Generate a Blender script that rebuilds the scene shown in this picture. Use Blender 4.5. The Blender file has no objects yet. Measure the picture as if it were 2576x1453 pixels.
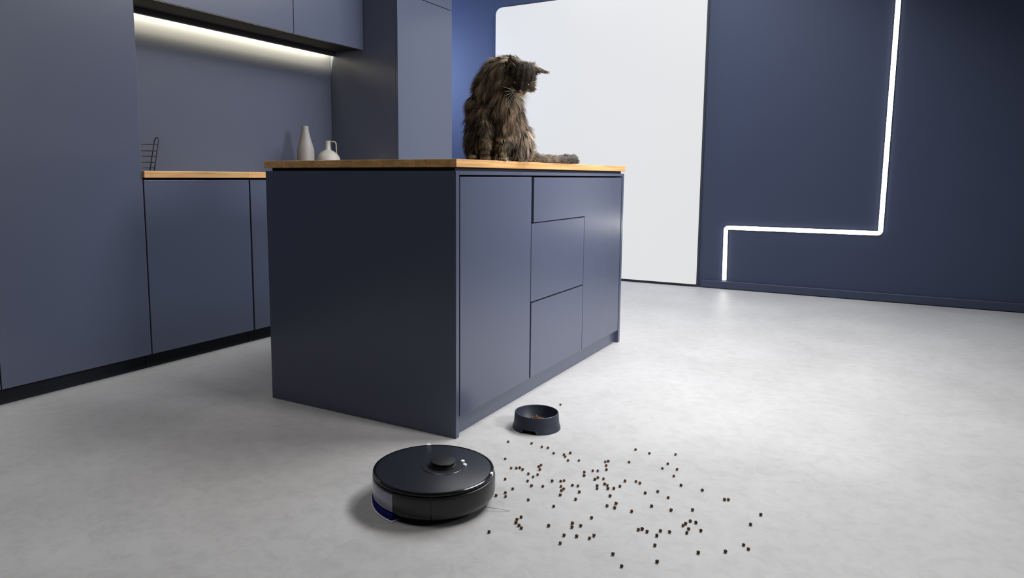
import bpy, bmesh, math, random
import numpy as np
from mathutils import Vector, Matrix

# ------------------------------------------------------------------ camera, light, exposure
S = bpy.context.scene
C = S.collection
S.view_settings.view_transform = 'Standard'
S.view_settings.look = 'None'
S.view_settings.gamma = 1.0
S.view_settings.use_curve_mapping = False
S.view_settings.exposure = 0.0
S.cycles.use_denoising = True
S.cycles.max_bounces = 8

YAW, PITCH, ROLL = math.radians(30.5362), math.radians(6.803), math.radians(0.2056)
F = Vector((-math.sin(YAW) * math.cos(PITCH), math.cos(YAW) * math.cos(PITCH), -math.sin(PITCH)))
R0 = Vector((math.cos(YAW), math.sin(YAW), 0))
U0 = R0.cross(F)
R = R0 * math.cos(ROLL) + U0 * math.sin(ROLL)
U = U0 * math.cos(ROLL) - R0 * math.sin(ROLL)
cd = bpy.data.cameras.new('camera')
cam = bpy.data.objects.new('camera', cd)
C.objects.link(cam)
cam.matrix_world = Matrix(((R.x, U.x, -F.x, 0), (R.y, U.y, -F.y, 0), (R.z, U.z, -F.z, 0.865), (0, 0, 0, 1)))
cd.sensor_fit = 'HORIZONTAL'
cd.sensor_width = 36.0
cd.lens = 1768.16 / 2576 * 36
cd.shift_x = 93.57 / 2576
cd.shift_y = -70.73 / 2576
cd.clip_start = 0.05
S.camera = cam

w = bpy.data.worlds.new('world')
S.world = w
w.use_nodes = True
w.node_tree.nodes['Background'].inputs[0].default_value = (0.55, 0.68, 1.0, 1)
w.node_tree.nodes['Background'].inputs[1].default_value = 0.03


def area(name, loc, target, sx, sy, power, col, spread=180):
    ld = bpy.data.lights.new(name, 'AREA')
    ld.shape = 'RECTANGLE'
    ld.size, ld.size_y = sx, sy
    ld.energy = power
    ld.color = col
    ld.spread = math.radians(spread)
    o = bpy.data.objects.new(name, ld)
    C.objects.link(o)
    o.location = loc
    o.rotation_euler = (Vector(target) - Vector(loc)).to_track_quat('-Z', 'Y').to_euler()
    return o


area('key_softbox', (0.7, 3.8, 4.05), (-1.5, 1.7, 0.0), 1.5, 1.3, 92, (1.0, 0.98, 0.95), 115)
area('side_fill', (1.3, 2.22, 1.75), (-1.2, 3.05, 0.74), 0.5, 0.9, 27, (1.0, 0.97, 0.97), 74)  # added light out of view, brightens the island fronts
area('ceiling_softbox', (-0.7, 4.4, 3.3), (-1.75, 3.4, 0.3), 2.0, 1.2, 108, (0.96, 0.98, 1.0), 155)
area('overhead_fill', (-1.4, 0.3, 4.05), (-1.5, 1.2, 0), 2.4, 1.6, 36, (1.0, 0.97, 0.93), 150)
area('corridor_fill', (-4.3, 4.85, 1.9), (-3.3, 5.69, 1.7), 0.8, 0.8, 35, (0.45, 0.60, 1.0))  # added hidden blue light, tints the wall strip beside the panel
area('panel_downlight', (-2.25, 5.25, 2.85), (-2.25, 5.69, 2.25), 0.25, 0.12, 4, (1, 1, 1))

# ------------------------------------------------------------------ materials


def srgb(r, g, b):
    f = lambda c: c / 12.92 if c <= 0.04045 else ((c + 0.055) / 1.055) ** 2.4
    return (f(r / 255), f(g / 255), f(b / 255), 1)


def mat(name, col, rough=0.5, spec=0.5, metal=0.0, emit=None, estr=0.0, trans=0.0, coat=0.0):
    m = bpy.data.materials.new(name)
    m.use_nodes = True
    b = m.node_tree.nodes['Principled BSDF']
    b.inputs['Base Color'].default_value = col if len(col) == 4 else (*col, 1)
    b.inputs['Roughness'].default_value = rough
    b.inputs['Specular IOR Level'].default_value = spec
    b.inputs['Metallic'].default_value = metal
    b.inputs['Transmission Weight'].default_value = trans
    b.inputs['Coat Weight'].default_value = coat
    if emit:
        b.inputs['Emission Color'].default_value = (*emit, 1)
        b.inputs['Emission Strength'].default_value = estr
    return m


def nodes(m):
    return m.node_tree.nodes, m.node_tree.links, m.node_tree.nodes['Principled BSDF']


def paint(name, col, rough, spec=0.5, bump=0.02):
    m = mat(name, col, rough, spec)
    n, l, b = nodes(m)
    tc = n.new('ShaderNodeTexCoord')
    nz = n.new('ShaderNodeTexNoise')
    nz.inputs['Scale'].default_value = 260
    nz.inputs['Detail'].default_value = 3
    bp = n.new('ShaderNodeBump')
    bp.inputs['Strength'].default_value = bump
    bp.inputs['Distance'].default_value = 0.002
    l.new(tc.outputs['Object'], nz.inputs['Vector'])
    l.new(nz.outputs['Fac'], bp.inputs['Height'])
    l.new(bp.outputs['Normal'], b.inputs['Normal'])
    return m


M = {}
M['cab'] = paint('cabinet_lacquer', (0.051, 0.061, 0.097), 0.27, 0.65)
M['carcass'] = mat('cabinet_inside', (0.010, 0.012, 0.018), 0.7, 0.2)
M['wall'] = paint('wall_paint', (0.044, 0.058, 0.108), 0.55, 0.4, 0.05)
M['skirting'] = paint('skirting_paint', (0.044, 0.056, 0.100), 0.4, 0.5)
M['splash'] = paint('backsplash_board', (0.054, 0.062, 0.093), 0.35, 0.35)
M['dark_room'] = mat('dark_wall', (0.03, 0.033, 0.04), 0.8, 0.2)
M['ceil'] = mat('ceiling_paint', (0.06, 0.065, 0.075), 0.8, 0.2)
M['panel'] = mat('backlit_panel', (0.12, 0.12, 0.12), 0.45, 0.4, emit=(0.97, 0.985, 1.0), estr=0.67)
M['panel_frame'] = mat('panel_frame', (0.02, 0.025, 0.04), 0.5)
M['led'] = mat('led_diffuser', (0.9, 0.9, 0.9), 0.4, emit=(1.0, 0.98, 0.93), estr=9.5)
M['led_warm'] = mat('warm_led_diffuser', (0.9, 0.9, 0.9), 0.4, emit=(1.0, 0.84, 0.46), estr=390.0)
M['black'] = mat('black_plastic', (0.006, 0.006, 0.007), 0.28, 0.5)
M['gloss'] = mat('black_gloss', (0.004, 0.004, 0.005), 0.14, 0.4)
M['top'] = mat('vacuum_top', (0.010, 0.012, 0.017), 0.34, 0.5)
M['turret'] = mat('turret_black', (0.006, 0.006, 0.006), 0.45, 0.4)
M['tank'] = mat('smoky_tank', (0.20, 0.20, 0.27), 0.18, 0.5, coat=0.4)
M['mop'] = mat('mop_cloth', (0.008, 0.008, 0.11), 0.9, 0.1)
M['clear'] = mat('mop_plate', (0.52, 0.52, 0.60), 0.3, 0.5)
M['button'] = mat('button', (0.8, 0.8, 0.8), 0.3)
M['bristle'] = mat('brush_bristle', (0.25, 0.25, 0.25), 0.6)
M['wire'] = mat('rack_wire', (0.012, 0.012, 0.016), 0.4, 0.5, metal=0.3)
M['bowl'] = mat('bowl_plastic', (0.017, 0.021, 0.036), 0.5, 0.35)
M['bowl_in'] = M['bowl']


def wood():
    m = mat('butcher_block', (0.6, 0.37, 0.16), 0.42, 0.4)
    n, l, b = nodes(m)
    tc = n.new('ShaderNodeTexCoord')
    mp = n.new('ShaderNodeMapping')
    mp.inputs['Scale'].default_value = (14, 1.3, 40)
    nz = n.new('ShaderNodeTexNoise')
    nz.inputs['Scale'].default_value = 2.2
    nz.inputs['Detail'].default_value = 6
    nz.inputs['Roughness'].default_value = 0.6
    cr = n.new('ShaderNodeValToRGB')
    cr.color_ramp.elements[0].position = 0.3
    cr.color_ramp.elements[0].color = (0.33, 0.160, 0.055, 1)
    cr.color_ramp.elements[1].position = 0.7
    cr.color_ramp.elements[1].color = (0.53, 0.335, 0.145, 1)
    # staves
    st = n.new('ShaderNodeTexBrick')
    st.offset = 0.37
    st.inputs['Scale'].default_value = 1.0
    st.inputs['Brick Width'].default_value = 0.55
    st.inputs['Row Height'].default_value = 0.045
    st.inputs['Mortar Size'].default_value = 0.0006
    st.inputs['Color1'].default_value = (0.82, 0.82, 0.82, 1)
    st.inputs['Color2'].default_value = (1.1, 1.08, 1.05, 1)
    st.inputs['Mortar'].default_value = (0.6, 0.55, 0.5, 1)
    mp2 = n.new('ShaderNodeMapping')
    mp2.inputs['Rotation'].default_value = (0, 0, math.pi / 2)
    mx = n.new('ShaderNodeMix')
    mx.data_type = 'RGBA'
    mx.blend_type = 'MULTIPLY'
    mx.inputs['Factor'].default_value = 1.0
    l.new(tc.outputs['Object'], mp.inputs['Vector'])
    l.new(mp.outputs['Vector'], nz.inputs['Vector'])
    l.new(nz.outputs['Fac'], cr.inputs['Fac'])
    l.new(tc.outputs['Object'], mp2.inputs['Vector'])
    l.new(mp2.outputs['Vector'], st.inputs['Vector'])
    l.new(cr.outputs['Color'], mx.inputs['A'])
    l.new(st.outputs['Color'], mx.inputs['B'])
    l.new(mx.outputs['Result'], b.inputs['Base Color'])
    return m


def concrete():
    m = mat('polished_concrete', (0.45, 0.45, 0.45), 0.4, 0.45)
    n, l, b = nodes(m)
    tc = n.new('ShaderNodeTexCoord')
    n1 = n.new('ShaderNodeTexNoise')
    n1.inputs['Scale'].default_value = 1.6
    n1.inputs['Detail'].default_value = 8
    n1.inputs['Roughness'].default_value = 0.62
    n2 = n.new('ShaderNodeTexNoise')
    n2.inputs['Scale'].default_value = 22
    n2.inputs['Detail'].default_value = 6
    n2.inputs['Roughness'].default_value = 0.7
    n2.inputs['Distortion'].default_value = 0.6
    r1 = n.new('ShaderNodeValToRGB')
    r1.color_ramp.elements[0].position = 0.32
    r1.color_ramp.elements[0].color = (0.315, 0.312, 0.315, 1)
    r1.color_ramp.elements[1].position = 0.68
    r1.color_ramp.elements[1].color = (0.385, 0.383, 0.388, 1)
    r2 = n.new('ShaderNodeValToRGB')
    r2.color_ramp.elements[0].position = 0.36
    r2.color_ramp.elements[0].color = (0.80, 0.80, 0.80, 1)
    r2.color_ramp.elements[1].position = 0.56
    r2.color_ramp.elements[1].color = (1.0, 1.0, 1.0, 1)
    mx = n.new('ShaderNodeMix')
    mx.data_type = 'RGBA'
    mx.blend_type = 'MULTIPLY'
    mx.inputs['Factor'].default_value = 0.55
    rr = n.new('ShaderNodeMapRange')
    rr.inputs['To Min'].default_value = 0.42
    rr.inputs['To Max'].default_value = 0.56
    bp = n.new('ShaderNodeBump')
    bp.inputs['Strength'].default_value = 0.06
    bp.inputs['Distance'].default_value = 0.004
    l.new(tc.outputs['Object'], n1.inputs['Vector'])
    l.new(tc.outputs['Object'], n2.inputs['Vector'])
    l.new(n1.outputs['Fac'], r1.inputs['Fac'])
    l.new(n2.outputs['Fac'], r2.inputs['Fac'])
    l.new(r1.outputs['Color'], mx.inputs['A'])
    l.new(r2.outputs['Color'], mx.inputs['B'])
    l.new(mx.outputs['Result'], b.inputs['Base Color'])
    l.new(n1.outputs['Fac'], rr.inputs['Value'])
    l.new(rr.outputs['Result'], b.inputs['Roughness'])
    l.new(n2.outputs['Fac'], bp.inputs['Height'])
    l.new(bp.outputs['Normal'], b.inputs['Normal'])
    return m


def ceramic(name, c1, c2):
    m = mat(name, c1, 0.55, 0.4)
    n, l, b = nodes(m)
    tc = n.new('ShaderNodeTexCoord')
    nz = n.new('ShaderNodeTexNoise')
    nz.inputs['Scale'].default_value = 60
    cr = n.new('ShaderNodeValToRGB')
    cr.color_ramp.elements[0].color = (*c1, 1)
    cr.color_ramp.elements[1].color = (*c2, 1)
    l.new(tc.outputs['Object'], nz.inputs['Vector'])
    l.new(nz.outputs['Fac'], cr.inputs['Fac'])
    l.new(cr.outputs['Color'], b.inputs['Base Color'])
    return m


def kibble_mat():
    m = mat('kibble', (0.10, 0.05, 0.02), 0.75, 0.25)
    n, l, b = nodes(m)
    tc = n.new('ShaderNodeTexCoord')
    oi = n.new('ShaderNodeObjectInfo')
    nz = n.new('ShaderNodeTexNoise')
    nz.inputs['Scale'].default_value = 300
    ad = n.new('ShaderNodeMath')
    ad.operation = 'MULTIPLY_ADD'
    ad.inputs[1].default_value = 0.5
    cr = n.new('ShaderNodeValToRGB')
    cr.color_ramp.elements[0].position = 0.25
    cr.color_ramp.elements[0].color = (0.018, 0.009, 0.0035, 1)
    cr.color_ramp.elements[1].position = 0.95
    cr.color_ramp.elements[1].color = (0.12, 0.058, 0.020, 1)
    l.new(tc.outputs['Object'], nz.inputs['Vector'])
    l.new(oi.outputs['Random'], ad.inputs[0])
    l.new(nz.outputs['Fac'], ad.inputs[2])
    l.new(ad.outputs['Value'], cr.inputs['Fac'])
    l.new(cr.outputs['Color'], b.inputs['Base Color'])
    return m


M['wood'] = wood()
M['floor'] = concrete()
M['grey_ceramic'] = ceramic('grey_stoneware', (0.135, 0.13, 0.13), (0.18, 0.175, 0.175))
M['white_ceramic'] = ceramic('pale_stoneware', (0.23, 0.225, 0.205), (0.28, 0.275, 0.255))
M['kibble'] = kibble_mat()

# ------------------------------------------------------------------ helpers


def link(name, me, m, parent=None, smooth=False, kind=None):
    o = bpy.data.objects.new(name, me)
    C.objects.link(o)
    if m is not None:
        me.materials.append(m)
    if parent is not None:
        o.parent = parent
    if kind:
        o['kind'] = kind
    if smooth:
        for p in me.polygons:
            p.use_smooth = True
    return o


def from_bm(name, bm, m, parent=None, smooth=False, kind=None):
    me = bpy.data.meshes.new(name)
    bmesh.ops.recalc_face_normals(bm, faces=bm.faces)
    bm.to_mesh(me)
    bm.free()
    return link(name, me, m, parent, smooth, kind)


def tag(o, label, cat, group=None):
    o['label'] = label
    o['category'] = cat
    if group:
        o['group'] = group
    return o


def empty(name, loc, label, cat, rz=0.0, group=None):
    o = bpy.data.objects.new(name, None)
    o.empty_display_size = 0.1
    C.objects.link(o)
    o.location = loc
    o.rotation_euler = (0, 0, rz)
    return tag(o, label, cat, group)


def box_bm(lo, hi, bev=0.0, seg=2, off=(0, 0, 0)):
    bm = bmesh.new()
    bmesh.ops.create_cube(bm, size=1)
    for v in bm.verts:
        for i in range(3):
            v.co[i] = (lo[i] + hi[i]) / 2 + v.co[i] * (hi[i] - lo[i]) - off[i]
    if bev:
        bmesh.ops.bevel(bm, geom=list(bm.edges), offset=bev, segments=seg, affect='EDGES', profile=0.5)
    return bm


def box(name, lo, hi, m, parent=None, bev=0.0015, kind=None):
    off = parent.location if parent is not None else (0, 0, 0)
    if parent is None:
        c = [(lo[i] + hi[i]) / 2 for i in range(3)]
        c[2] = lo[2]
        o = from_bm(name, box_bm(lo, hi, bev, 2, c), m, None, False, kind)
        o.location = c
        return o
    return from_bm(name, box_bm(lo, hi, bev, 2, off), m, parent, False, kind)


def prism_x(name, pts, x0, x1, m, parent, bev=0.0015):
    """polygon in the y-z plane extruded along x (world coordinates)"""
    off = parent.location
    bm = bmesh.new()
    a = [bm.verts.new((x0 - off[0], y - off[1], z - off[2])) for y, z in pts]
    b = [bm.verts.new((x1 - off[0], y - off[1], z - off[2])) for y, z in pts]
    bm.faces.new(a)
    bm.faces.new(b[::-1])
    n = len(pts)
    for i in range(n):
        bm.faces.new((a[i], b[i], b[(i + 1) % n], a[(i + 1) % n]))
    bmesh.ops.recalc_face_normals(bm, faces=bm.faces)
    if bev:
        bmesh.ops.bevel(bm, geom=list(bm.edges), offset=bev, segments=2, affect='EDGES', profile=0.5)
    return from_bm(name, bm, m, parent)


def lathe_bm(prof, n=64, a0=0.0, a1=2 * math.pi, closed_caps=False):
    """prof: list of (r, z). A full turn, or a sector with end caps."""
    full = abs(a1 - a0 - 2 * math.pi) < 1e-6
    bm = bmesh.new()
    rings = []
    cnt = n if full else n + 1
    for i in range(cnt):
        a = a0 + (a1 - a0) * i / n
        rings.append([bm.verts.new((r * math.cos(a), r * math.sin(a), z)) for r, z in prof])
    k = len(prof)
    for i in range(n):
        A, B = rings[i], rings[(i + 1) % cnt]
        for j in range(k - 1 if not closed_caps else k):
            q = (A[j], B[j], B[(j + 1) % k], A[(j + 1) % k])
            try:
                bm.faces.new(q)
            except ValueError:
                pass
    if not full and closed_caps:
        bm.faces.new(rings[0])
        bm.faces.new(rings[-1][::-1])
    bmesh.ops.remove_doubles(bm, verts=bm.verts, dist=1e-6)
    return bm


def autosmooth(o, ang=35):
    me = o.data
    for p in me.polygons:
        p.use_smooth = True
    bm = bmesh.new()
    bm.from_mesh(me)
    for e in bm.edges:
        if len(e.link_faces) == 2 and e.calc_face_angle(0) > math.radians(ang):
            e.smooth = False
    bm.to_mesh(me)
    bm.free()
    return o


def tube(name, pts, r, m, parent=None, closed=False, n=8):
    pts = [Vector(p) for p in pts]
    bm = bmesh.new()
    rings = []
    k = len(pts)
    up = Vector((0.123, 0.31, 0.95)).normalized()
    for i, p in enumerate(pts):
        if closed:
            t = pts[(i + 1) % k] - pts[i - 1]
        else:
            t = pts[min(i + 1, k - 1)] - pts[max(i - 1, 0)]
        t.normalize()
        a = t.cross(up)
        if a.length < 1e-3:
            a = t.cross(Vector((1, 0, 0)))
        a.normalize()
        b = t.cross(a)
        rings.append([bm.verts.new(p + (a * math.cos(2 * math.pi * q / n) + b * math.sin(2 * math.pi * q / n)) * r) for q in range(n)])
    for i in range(k if closed else k - 1):
        A, B = rings[i], rings[(i + 1) % k]
        for q in range(n):
            bm.faces.new((A[q], A[(q + 1) % n], B[(q + 1) % n], B[q]))
    if not closed:
        bm.faces.new(rings[0][::-1])
        bm.faces.new(rings[-1])
    return from_bm(name, bm, m, parent, True)


# ------------------------------------------------------------------ room shell
XK, XB, XU = -2.810, -3.384, -3.088
YW = 5.695
H, HK = 0.922, 0.886
box('floor', (-5.3, -2.0, -0.1), (3.8, 5.9, 0.0), M['floor'], bev=0, kind='structure')
box('ceiling', (-5.3, -2.0, 4.2), (3.8, 5.9, 4.3), M['ceil'], bev=0, kind='structure')
box('wall_back', (-5.3, YW, 0), (3.8, YW + 0.12, 4.2), M['wall'], bev=0, kind='structure')
box('wall_left', (XB - 0.12, -2.0, 0), (XB, 4.40, 4.2), M['splash'], bev=0, kind='structure')
box('wall_corridor', (-5.3, 4.40, 0), (-5.2, YW, 4.2), M['wall'], bev=0, kind='structure')
box('wall_right', (3.6, -2.0, 0), (3.8, YW, 4.2), M['dark_room'], bev=0, kind='structure')
box('wall_front', (XB, -2.0, 0), (3.6, -1.9, 4.2), M['dark_room'], bev=0, kind='structure')
box('baseboard_back', (-1.262, YW - 0.018, 0.004), (3.6, YW, 0.062), M['skirting'], bev=0.005, kind='structure')
box('baseboard_left', (-3.6, YW - 0.014, 0.004), (-3.16, YW, 0.062), M['wall'], bev=0.003, kind='structure')

# ------------------------------------------------------------------ backlit panel on the back wall
t = empty('light_panel', (-2.217, YW, 0), 'large softly glowing white wall panel with rounded upper corners behind the cat', 'light panel')


def rounded_panel(x0, x1, z0, z1, r, y0, y1, bev=0.004):
    pts = [(x0, z0), (x1, z0)]
    for cx, cz, a in ((x1 - r, z1 - r, 0), (x0 + r, z1 - r, 90)):
        for i in range(9):
            an = math.radians(a + i * 90 / 8)
            pts.append((cx + r * math.cos(an), cz + r * math.sin(an)))
    bm = bmesh.new()
    A = [bm.verts.new((x, y0, z)) for x, z in pts]
    B = [bm.verts.new((x, y1, z)) for x, z in pts]
    bm.faces.new(A)
    bm.faces.new(B[::-1])
    n = len(pts)
    for i in range(n):
        bm.faces.new((A[i], B[i], B[(i + 1) % n], A[(i + 1) % n]))
    bmesh.ops.recalc_face_normals(bm, faces=bm.faces)
    return bm


from_bm('diffuser', rounded_panel(-0.915, 0.918, 0.022, 2.352, 0.06, -0.034, -0.012), M['panel'], t)
from_bm('back_frame', rounded_panel(-0.905, 0.936, 0.0, 2.362, 0.06, -0.011, 0.0), M['panel_frame'], t)

# ------------------------------------------------------------------ LED line on the back wall
t = empty('led_strip', (-1.09, YW, 0.07), 'bright white glowing LED line stepping up the blue back wall', 'led light')


def strip_bm(path, w, d0, d1, r):
    """band of width w following a path in x-z, with rounded turns"""
    P = [Vector((x, z)) for x, z in path]
    pl = [P[0]]
    for i in range(1, len(P) - 1):
        a = (P[i - 1] - P[i]).normalized()
        b = (P[i + 1] - P[i]).normalized()
        for k in range(7):
            q = k / 6
            p0, p2 = P[i] + a * r, P[i] + b * r
            pl.append(p0 * (1 - q) ** 2 + P[i] * 2 * q * (1 - q) + p2 * q * q)
    pl.append(P[-1])
    bm = bmesh.new()
    rows = []
    for i, p in enumerate(pl):
        t_ = (pl[min(i + 1, len(pl) - 1)] - pl[max(i - 1, 0)]).normalized()
        n_ = Vector((-t_.y, t_.x)) * w / 2
        a, b = p + n_, p - n_
        rows.append([bm.verts.new((a.x, d0, a.y)), bm.verts.new((b.x, d0, b.y)), bm.verts.new((b.x, d1, b.y)), bm.verts.new((a.x, d1, a.y))])
    for A, B in zip(rows, rows[1:]):
        for j in range(4):
            bm.faces.new((A[j], A[(j + 1) % 4], B[(j + 1) % 4], B[j]))
    bm.faces.new(rows[0])
    bm.faces.new(rows[-1][::-1])
    return bm


LP = [(0.004, 0.0), (-0.001, 0.412), (1.040, 0.412), (1.052, 2.88)]
from_bm('diffuser', strip_bm(LP, 0.029, -0.012, -0.003, 0.022), M['led'], t)
from_bm('channel', strip_bm(LP, 0.035, -0.007, -0.0005, 0.024), M['panel_frame'], t)

# ------------------------------------------------------------------ kitchen run along the left wall


def base_cabinet(y0, y1, label):
    t = empty('base_cabinet', (XK, y0, 0), label, 'cabinet', group='dark blue base cabinets under the wall counter')
    box('carcass', (XB + 0.004, y0 + 0.001, 0.074), (XK - 0.021, y1 - 0.001, 0.853), M['carcass'], t, 0)
    box('door', (XK - 0.019, y0 + 0.0045, 0.071), (XK, y1 - 0.0045, 0.846), M['cab'], t)
    box('toe_kick', (XB + 0.1, y0 + 0.001, 0.0), (XK - 0.05, y1 - 0.001, 0.0735), M['carcass'], t, 0)
    return t


base_cabinet(1.9175, 2.5095, 'dark blue base cabinet right next to the tall floor-to-top cupboard')
base_cabinet(2.5105, 3.1390, 'dark blue base cabinet partly hidden behind the kitchen island, narrow strip showing')
base_cabinet(3.1400, 3.7680, 'dark blue base cabinet wholly behind the island, below the jug')
o = box('wall_counter_worktop', (XB + 0.002, 1.9175, 0.8565), (XK + 0.012, 3.7680, HK), M['wood'], bev=0.002)
tag(o, 'honey-coloured wooden worktop on the wall counter left of the island', 'worktop')


def tall_cabinet(y0, y1, label, split=None, z1=2.42):
    t = empty('tall_cabinet', (XK, y0, 0), label, 'cabinet')
    box('carcass', (XB + 0.003, y0 + 0.001, 0.074), (XK - 0.021, y1 - 0.001, z1), M['cab'], t, 0.001)
    if split:
        box('door', (XK - 0.019, y0 + 0.002, 0.071), (XK, y1 - 0.002, split - 0.002), M['cab'], t)
        box('door', (XK - 0.019, y0 + 0.002, split + 0.002), (XK, y1 - 0.002, z1), M['cab'], t)
    else:
        box('door', (XK - 0.019, y0 + 0.0025, 0.071), (XK, y1 - 0.001, z1), M['cab'], t)
    box('toe_kick', (XB + 0.1, y0 + 0.001, 0.0), (XK - 0.05, y1 - 0.001, 0.0735), M['carcass'], t, 0)
    return t


tall_cabinet(0.675, 1.2940, 'tall dark blue cupboard cut off by the left picture edge')
tall_cabinet(1.2950, 1.9165, 'tall dark blue cupboard left of the wall counter, next to the wire rack')
tall_cabinet(3.7697, 4.4272, 'tall blue-grey cupboard at the far end of the counter, light front, dark side', split=2.050)


def wall_cabinet(y0, y1, label):
    t = empty('wall_cabinet', (XU, y0, 1.70), label, 'cabinet')
    box('carcass', (XB + 0.062, y0 + 0.001, 1.716), (XU - 0.021, y1 - 0.001, 2.42), M['cab'], t, 0.001)
    box('door', (XU - 0.019, y0 + 0.002, 1.700), (XU, y1 - 0.002, 2.42), M['cab'], t)
    box('bottom_panel', (XB + 0.062, y0 + 0.002, 1.704), (XU - 0.023, y1 - 0.002, 1.7155), M['carcass'], t, 0.001)
    return t


wall_cabinet(1.9180, 3.1300, 'wide blue-grey wall cabinet over the counter, left of the door seam')
wall_cabinet(3.1310, 3.7680, 'narrower blue-grey wall cabinet over the counter, beside the far tall cupboard')

t = empty('under_cabinet_light', (XB + 0.02, 2.84, 1.69), 'warm white light strip under the wall cabinets along the backsplash', 'light')
box('profile', (XB + 0.002, 1.920, 1.7900), (XB + 0.058, 3.768, 1.7960), M['carcass'], t, 0)
box('front_lip', (XB + 0.0520, 1.920, 1.6800), (XB + 0.0580, 3.768, 1.7895), M['carcass'], t, 0.001)
box('shelf_lip', (XB + 0.0300, 1.920, 1.6800), (XB + 0.0518, 3.768, 1.6850), M['carcass'], t, 0.001)
box('diffuser', (XB + 0.0500, 1.94, 1.7420), (XB + 0.0518, 3.745, 1.7880), M['led_warm'], t, 0)

# ------------------------------------------------------------------ kitchen island
X0, X1, Y0, Y1 = -2.051, -1.194, 1.906, 3.550
t = empty('kitchen_island', ((X0 + X1) / 2, (Y0 + Y1) / 2, 0), 'dark blue free-standing kitchen island with stepped handleless fronts', 'kitchen island')
box('end_panel', (X0 + 0.004, Y0 + 0.001, 0.0), (X1 - 0.001, Y0 + 0.021, 0.8845), M['cab'], t)
box('end_panel', (X0 + 0.004, Y1 - 0.034, 0.0), (X1 - 0.001, Y1 - 0.008, 0.8845), M['cab'], t)
box('back_panel', (X0 + 0.005, Y0 + 0.0215, 0.0), (X0 + 0.024, Y1 - 0.0345, 0.884), M['cab'], t)
box('carcass', (X0 + 0.025, Y0 + 0.0215, 0.078), (X1 - 0.040, Y1 - 0.0345, 0.8835), M['carcass'], t, 0)
box('top_rail', (X1 - 0.039, Y0 + 0.0215, 0.8712), (X1 - 0.001, Y1 - 0.0345, 0.8842), M['cab'], t, 0.001)
box('toe_kick', (X0 + 0.06, Y0 + 0.0215, 0.0), (X1 - 0.022, Y1 - 0.0345, 0.0765), M['cab'], t, 0.001)
XD0, XD1 = X1 - 0.021, X1 - 0.001
box('door', (XD0, Y0 + 0.0265, 0.0690), (XD1, 2.4555, 0.8655), M['cab'], t)
prism_x('stepped_door', [(3.0085, 0.0690), (3.5050, 0.0690), (3.5050, 0.8640), (2.4775, 0.8640), (2.4775, 0.6890), (3.0085, 0.6890)], XD0, XD1, M['cab'], t)
box('drawer_front', (XD0, 2.4605, 0.3775), (XD1, 3.0045, 0.6855), M['cab'], t)
box('drawer_front', (XD0, 2.4665, 0.0690), (XD1, 3.0045, 0.3715), M['cab'], t)
o = box('island_worktop', (X0 - 0.003, Y0, 0.8960), (X1 + 0.001, Y1, H), M['wood'], bev=0.0015)
tag(o, 'wooden slab worktop on the island, carrying the sitting cat', 'worktop')
box('support_batten', (X0 + 0.03, Y0 + 0.012, 0.8845), (X1 - 0.012, Y1 - 0.03, 0.8960), M['carcass'], t, 0)

# ------------------------------------------------------------------ things on the wall counter
o = autosmooth(from_bm('bottle_vase', lathe_bm([(0, 0), (0.050, 0), (0.053, 0.004), (0.0535, 0.145), (0.050, 0.158), (0.043, 0.182), (0.034, 0.212), (0.026, 0.245), (0.0215, 0.275), (0.0205, 0.290), (0.0185, 0.2905), (0.0170, 0.286), (0.0175, 0.24), (0.02, 0.2), (0, 0.19)], 48), M['grey_ceramic']))
o.location = (-3.184, 3.302, HK)
tag(o, 'slim grey ceramic bottle vase standing before the backsplash', 'vase')
t = empty('ceramic_jug', (-3.184, 3.506, HK), 'squat pale ceramic jug with thin neck and squared handle', 'jug', rz=YAW)
autosmooth(from_bm('body', lathe_bm([(0, 0), (0.072, 0), (0.079, 0.006), (0.081, 0.055), (0.080, 0.085), (0.074, 0.105), (0.060, 0.125), (0.040, 0.141), (0.024, 0.148), (0.0185, 0.155), (0.0175, 0.200), (0.0195, 0.209), (0.0165, 0.209), (0.0145, 0.20), (0.014, 0.15), (0, 0.14)], 48), M['white_ceramic'], t), 50)
hp = []
for (hx, hz) in [(0.015, 0.203), (0.035, 0.204), (0.046, 0.202), (0.052, 0.196), (0.054, 0.186), (0.055, 0.160), (0.056, 0.120)]:
    hp.append((hx, 0, hz))
tube('handle', hp, 0.0042, M['white_ceramic'], t)
t = empty('wire_rack', (-2.975, 2.05, HK), 'black wire rack of level bars beside the tall cupboard', 'rack')


def loop_pts(y0, y1, xa, xb, zt):
    """leaning inverted-U end frame"""
    p = []
    for i in range(5):
        q = i / 4
        p.append((xa, y0 + (y1 - y0) * q * 0.93, 0.003 + (zt - 0.02) * q))
    for i in range(1, 8):
        an = math.pi * i / 8
        p.append(((xa + xb) / 2 + (xa - xb) / 2 * math.cos(an), y1, zt - 0.017 + 0.017 * math.sin(an)))
    for i in range(5):
        q = 1 - i / 4
        p.append((xb, y0 + (y1 - y0) * q * 0.93, 0.003 + (zt - 0.02) * q))
    return p


tube('end_frame', loop_pts(0.030, 0.062, 0.016, -0.016, 0.156), 0.0026, M['wire'], t)
tube('end_frame', loop_pts(-0.10, -0.12, 0.016, -0.016, 0.156), 0.0026, M['wire'], t)
for i, z in enumerate((0.016, 0.041, 0.069, 0.094, 0.124)):
    q = z / 0.156
    tube('bar', [(0.016, -0.103 - 0.02 * q, z), (0.016, 0.030 + 0.036 * q, z)], 0.0022, M['wire'], t)
    tube('bar', [(-0.016, -0.103 - 0.02 * q, z), (-0.016, 0.030 + 0.036 * q, z)], 0.0022, M['wire'], t)

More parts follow.
